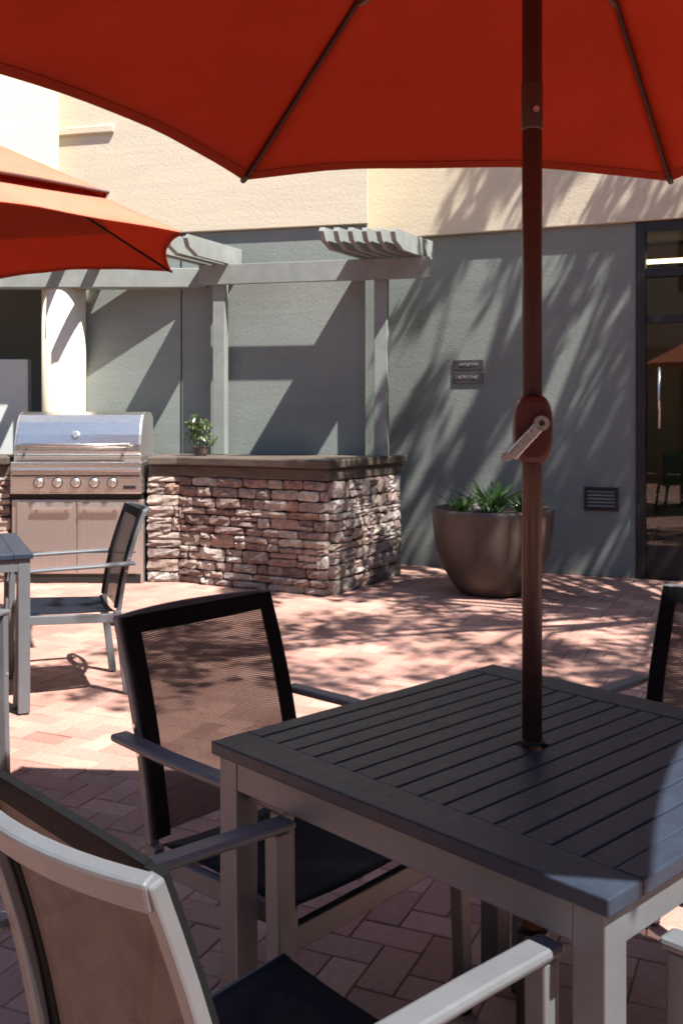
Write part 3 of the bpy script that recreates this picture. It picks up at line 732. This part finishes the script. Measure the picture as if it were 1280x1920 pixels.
# ------------------------------------------------------------------ planter bowl and plants
pt = tag(empty('planter_bowl', (1.155, 7.62, 0)), 'large brown glazed bowl planter standing in front of the grey wall', 'planter')
MB().lathe([(.0,.0),(.225,.0),(.25,.012),(.315,.085),(.375,.19),(.42,.31),(.447,.44),(.46,.56),(.464,.61),(.464,.64),(.452,.65),(.43,.65),(.422,.63),(.415,.60)], 64).build('bowl', POT, pt, smooth=True)
MB().lathe([(.414,.575),(.41,.59),(.2,.602),(.0,.605)], 40).build('soil', SOIL, pt)
def blade(mb, base, a, L, wd, lean, curl):
    d = Vector((math.cos(a), math.sin(a), 0)); s_ = Vector((-d.y, d.x, 0)); n = 6; vs = []
    for i in range(n+1):
        t_ = i/n; p = Vector(base) + d*(L*(lean*t_ + curl*t_*t_)) + Vector((0,0,L*(t_*(1-.35*curl*t_))))
        wdt = wd*(1-t_)**.6*(.7+.6*t_ if t_ < .5 else 1.0)
        vs += [p - s_*wdt/2 + Vector((0,0,wdt*.25)), p, p + s_*wdt/2 + Vector((0,0,wdt*.25))]
    fs = []
    for i in range(n):
        for k in range(2): fs.append((i*3+k, i*3+k+1, i*3+4+k, i*3+3+k))
    mb.add(vs, fs)
for k, (x, y, sc, lb) in enumerate(((1.13, 7.56, 1.12, 'tallest leafy green plant in the middle of the bowl planter'), (.90, 7.52, .72, 'low green plant at the wall sign side of the bowl planter'), (1.38, 7.60, .68, 'low green plant on the door side of the bowl planter'), (1.10, 7.32, .55, 'low green plant at the front rim of the bowl planter'), (1.2, 7.82, .8, 'bushy green plant at the back of the bowl planter'))):
    ag = tag(empty('leafy_plant', (x, y, .598)), lb, 'plant', 'plants in the bowl planter')
    for q in range(42):
        mb = MB(); rs = random.Random(q+100*k)
        lean = .1 + 1.1*(q/42); blade(mb, (rs.uniform(-.04,.04),rs.uniform(-.04,.04),0), q*2.4+rs.random(), sc*rs.uniform(.10,.27), sc*rs.uniform(.035,.07), lean, .5*rs.random())
        mb.build('leaf', LEAF2, ag, smooth=True)
def leafcloud(mb, c, rad, n, size, rs, squash=.7):
    for _ in range(n):
        while True:
            p = Vector((rs.uniform(-1,1), rs.uniform(-1,1), rs.uniform(-1,1)))
            if p.length < 1: break
        p = Vector((p.x*rad, p.y*rad, p.z*rad*squash)) + Vector(c)
        a = Vector((rs.gauss(0,1), rs.gauss(0,1), rs.gauss(0,1))).normalized()
        b = a.cross(Vector((rs.gauss(0,1), rs.gauss(0,1), rs.gauss(0,1)))).normalized()
        s_ = size*rs.uniform(.6,1.3)
        mb.add([p-a*s_, p+b*s_*.38, p+a*s_, p-b*s_*.38], [(0,1,2,3)])
rs = random.Random(5)
sh = tag(empty('shrub', (-1.17, 8.28, 1.02)), 'small green potted shrub on the counter beside the pergola post', 'shrub')
mb = MB()
for _ in range(9): leafcloud(mb, (rs.uniform(-.09,.09), rs.uniform(-.07,.07), .10+rs.uniform(0,.20)), .075, 45, .022, rs)
mb.build('foliage', LEAF3, sh)
mb = MB()
for q in range(6): mb.tube([(0,0,.03),(rs.uniform(-.05,.05),rs.uniform(-.05,.05),.15),(rs.uniform(-.1,.1),rs.uniform(-.08,.08),.28)], .004, 6)
mb.build('stem', BARK, sh)
MB().lathe([(.0,0),(.05,0),(.065,.07),(.07,.075),(.06,.078),(.0,.07)], 20).build('pot', POT, sh)

# ------------------------------------------------------------------ shade tree at the right, outside the view
tr = tag(empty('shade_tree', (3.9, 5.2, 0)), 'broad leafy tree whose crown throws dappled shade on the patio', 'tree')
tm = Matrix.Translation((-3.9, -5.2, 0))
rs = random.Random(11)
mb = MB(tm); crown_c = Vector((3.7, 5.2, 5.6))
mb.tube([(3.9,5.2,-.05),(3.88,5.2,.3),(3.92,5.22,1.6),(3.85,5.15,3.0),(3.8,5.2,4.2)], [.24,.17,.14,.12,.10], 14)
mb.build('trunk', BARK, tr, smooth=True)
def S2P(sx, sy, z): return Vector((sx + z*SUN.x/SUN.z, sy + z*SUN.y/SUN.z, z))
clusters = []
def region(n, x0, x1, y0, y1, z0, z1, r0, r1, dens):
    for _ in range(n):
        z = rs.uniform(z0, z1); clusters.append((S2P(rs.uniform(x0,x1), rs.uniform(y0,y1), z), rs.uniform(r0,r1), dens))
region(270, -.50, 3.4, 8.2, 11.6, 5.0, 8.0, .12, .28, 55)
region(60, -.85, 3.6, 7.2, 8.3, 5.0, 7.8, .14, .32, 60)
region(95, -1.1, 3.8, 5.0, 7.3, 5.0, 7.8, .14, .36, 55)
region(14, -1.65, -.8, 4.6, 6.4, 5.0, 6.6, .10, .24, 30)
region(50, 1.2, 4.8, 4.0, 7.0, 5.0, 7.6, .2, .4, 60)
mb = MB(tm)
for c_, r_, d_ in clusters: leafcloud(mb, c_, r_, int(d_*(r_/.25)**1.5)+6, .066, rs, .6)
mb.build('crown', LEAF, tr)
mb = MB(tm)
for c_, r_, d_ in clusters[::9]:
    b0 = Vector((3.85, 5.2, rs.uniform(2.9, 4.1))); m1 = b0.lerp(c_, .5) + Vector((rs.uniform(-.2,.2), rs.uniform(-.2,.2), .25))
    mb.tube([b0, m1, c_], [.045, .026, .008], 6)
mb.build('limb', BARK, tr)
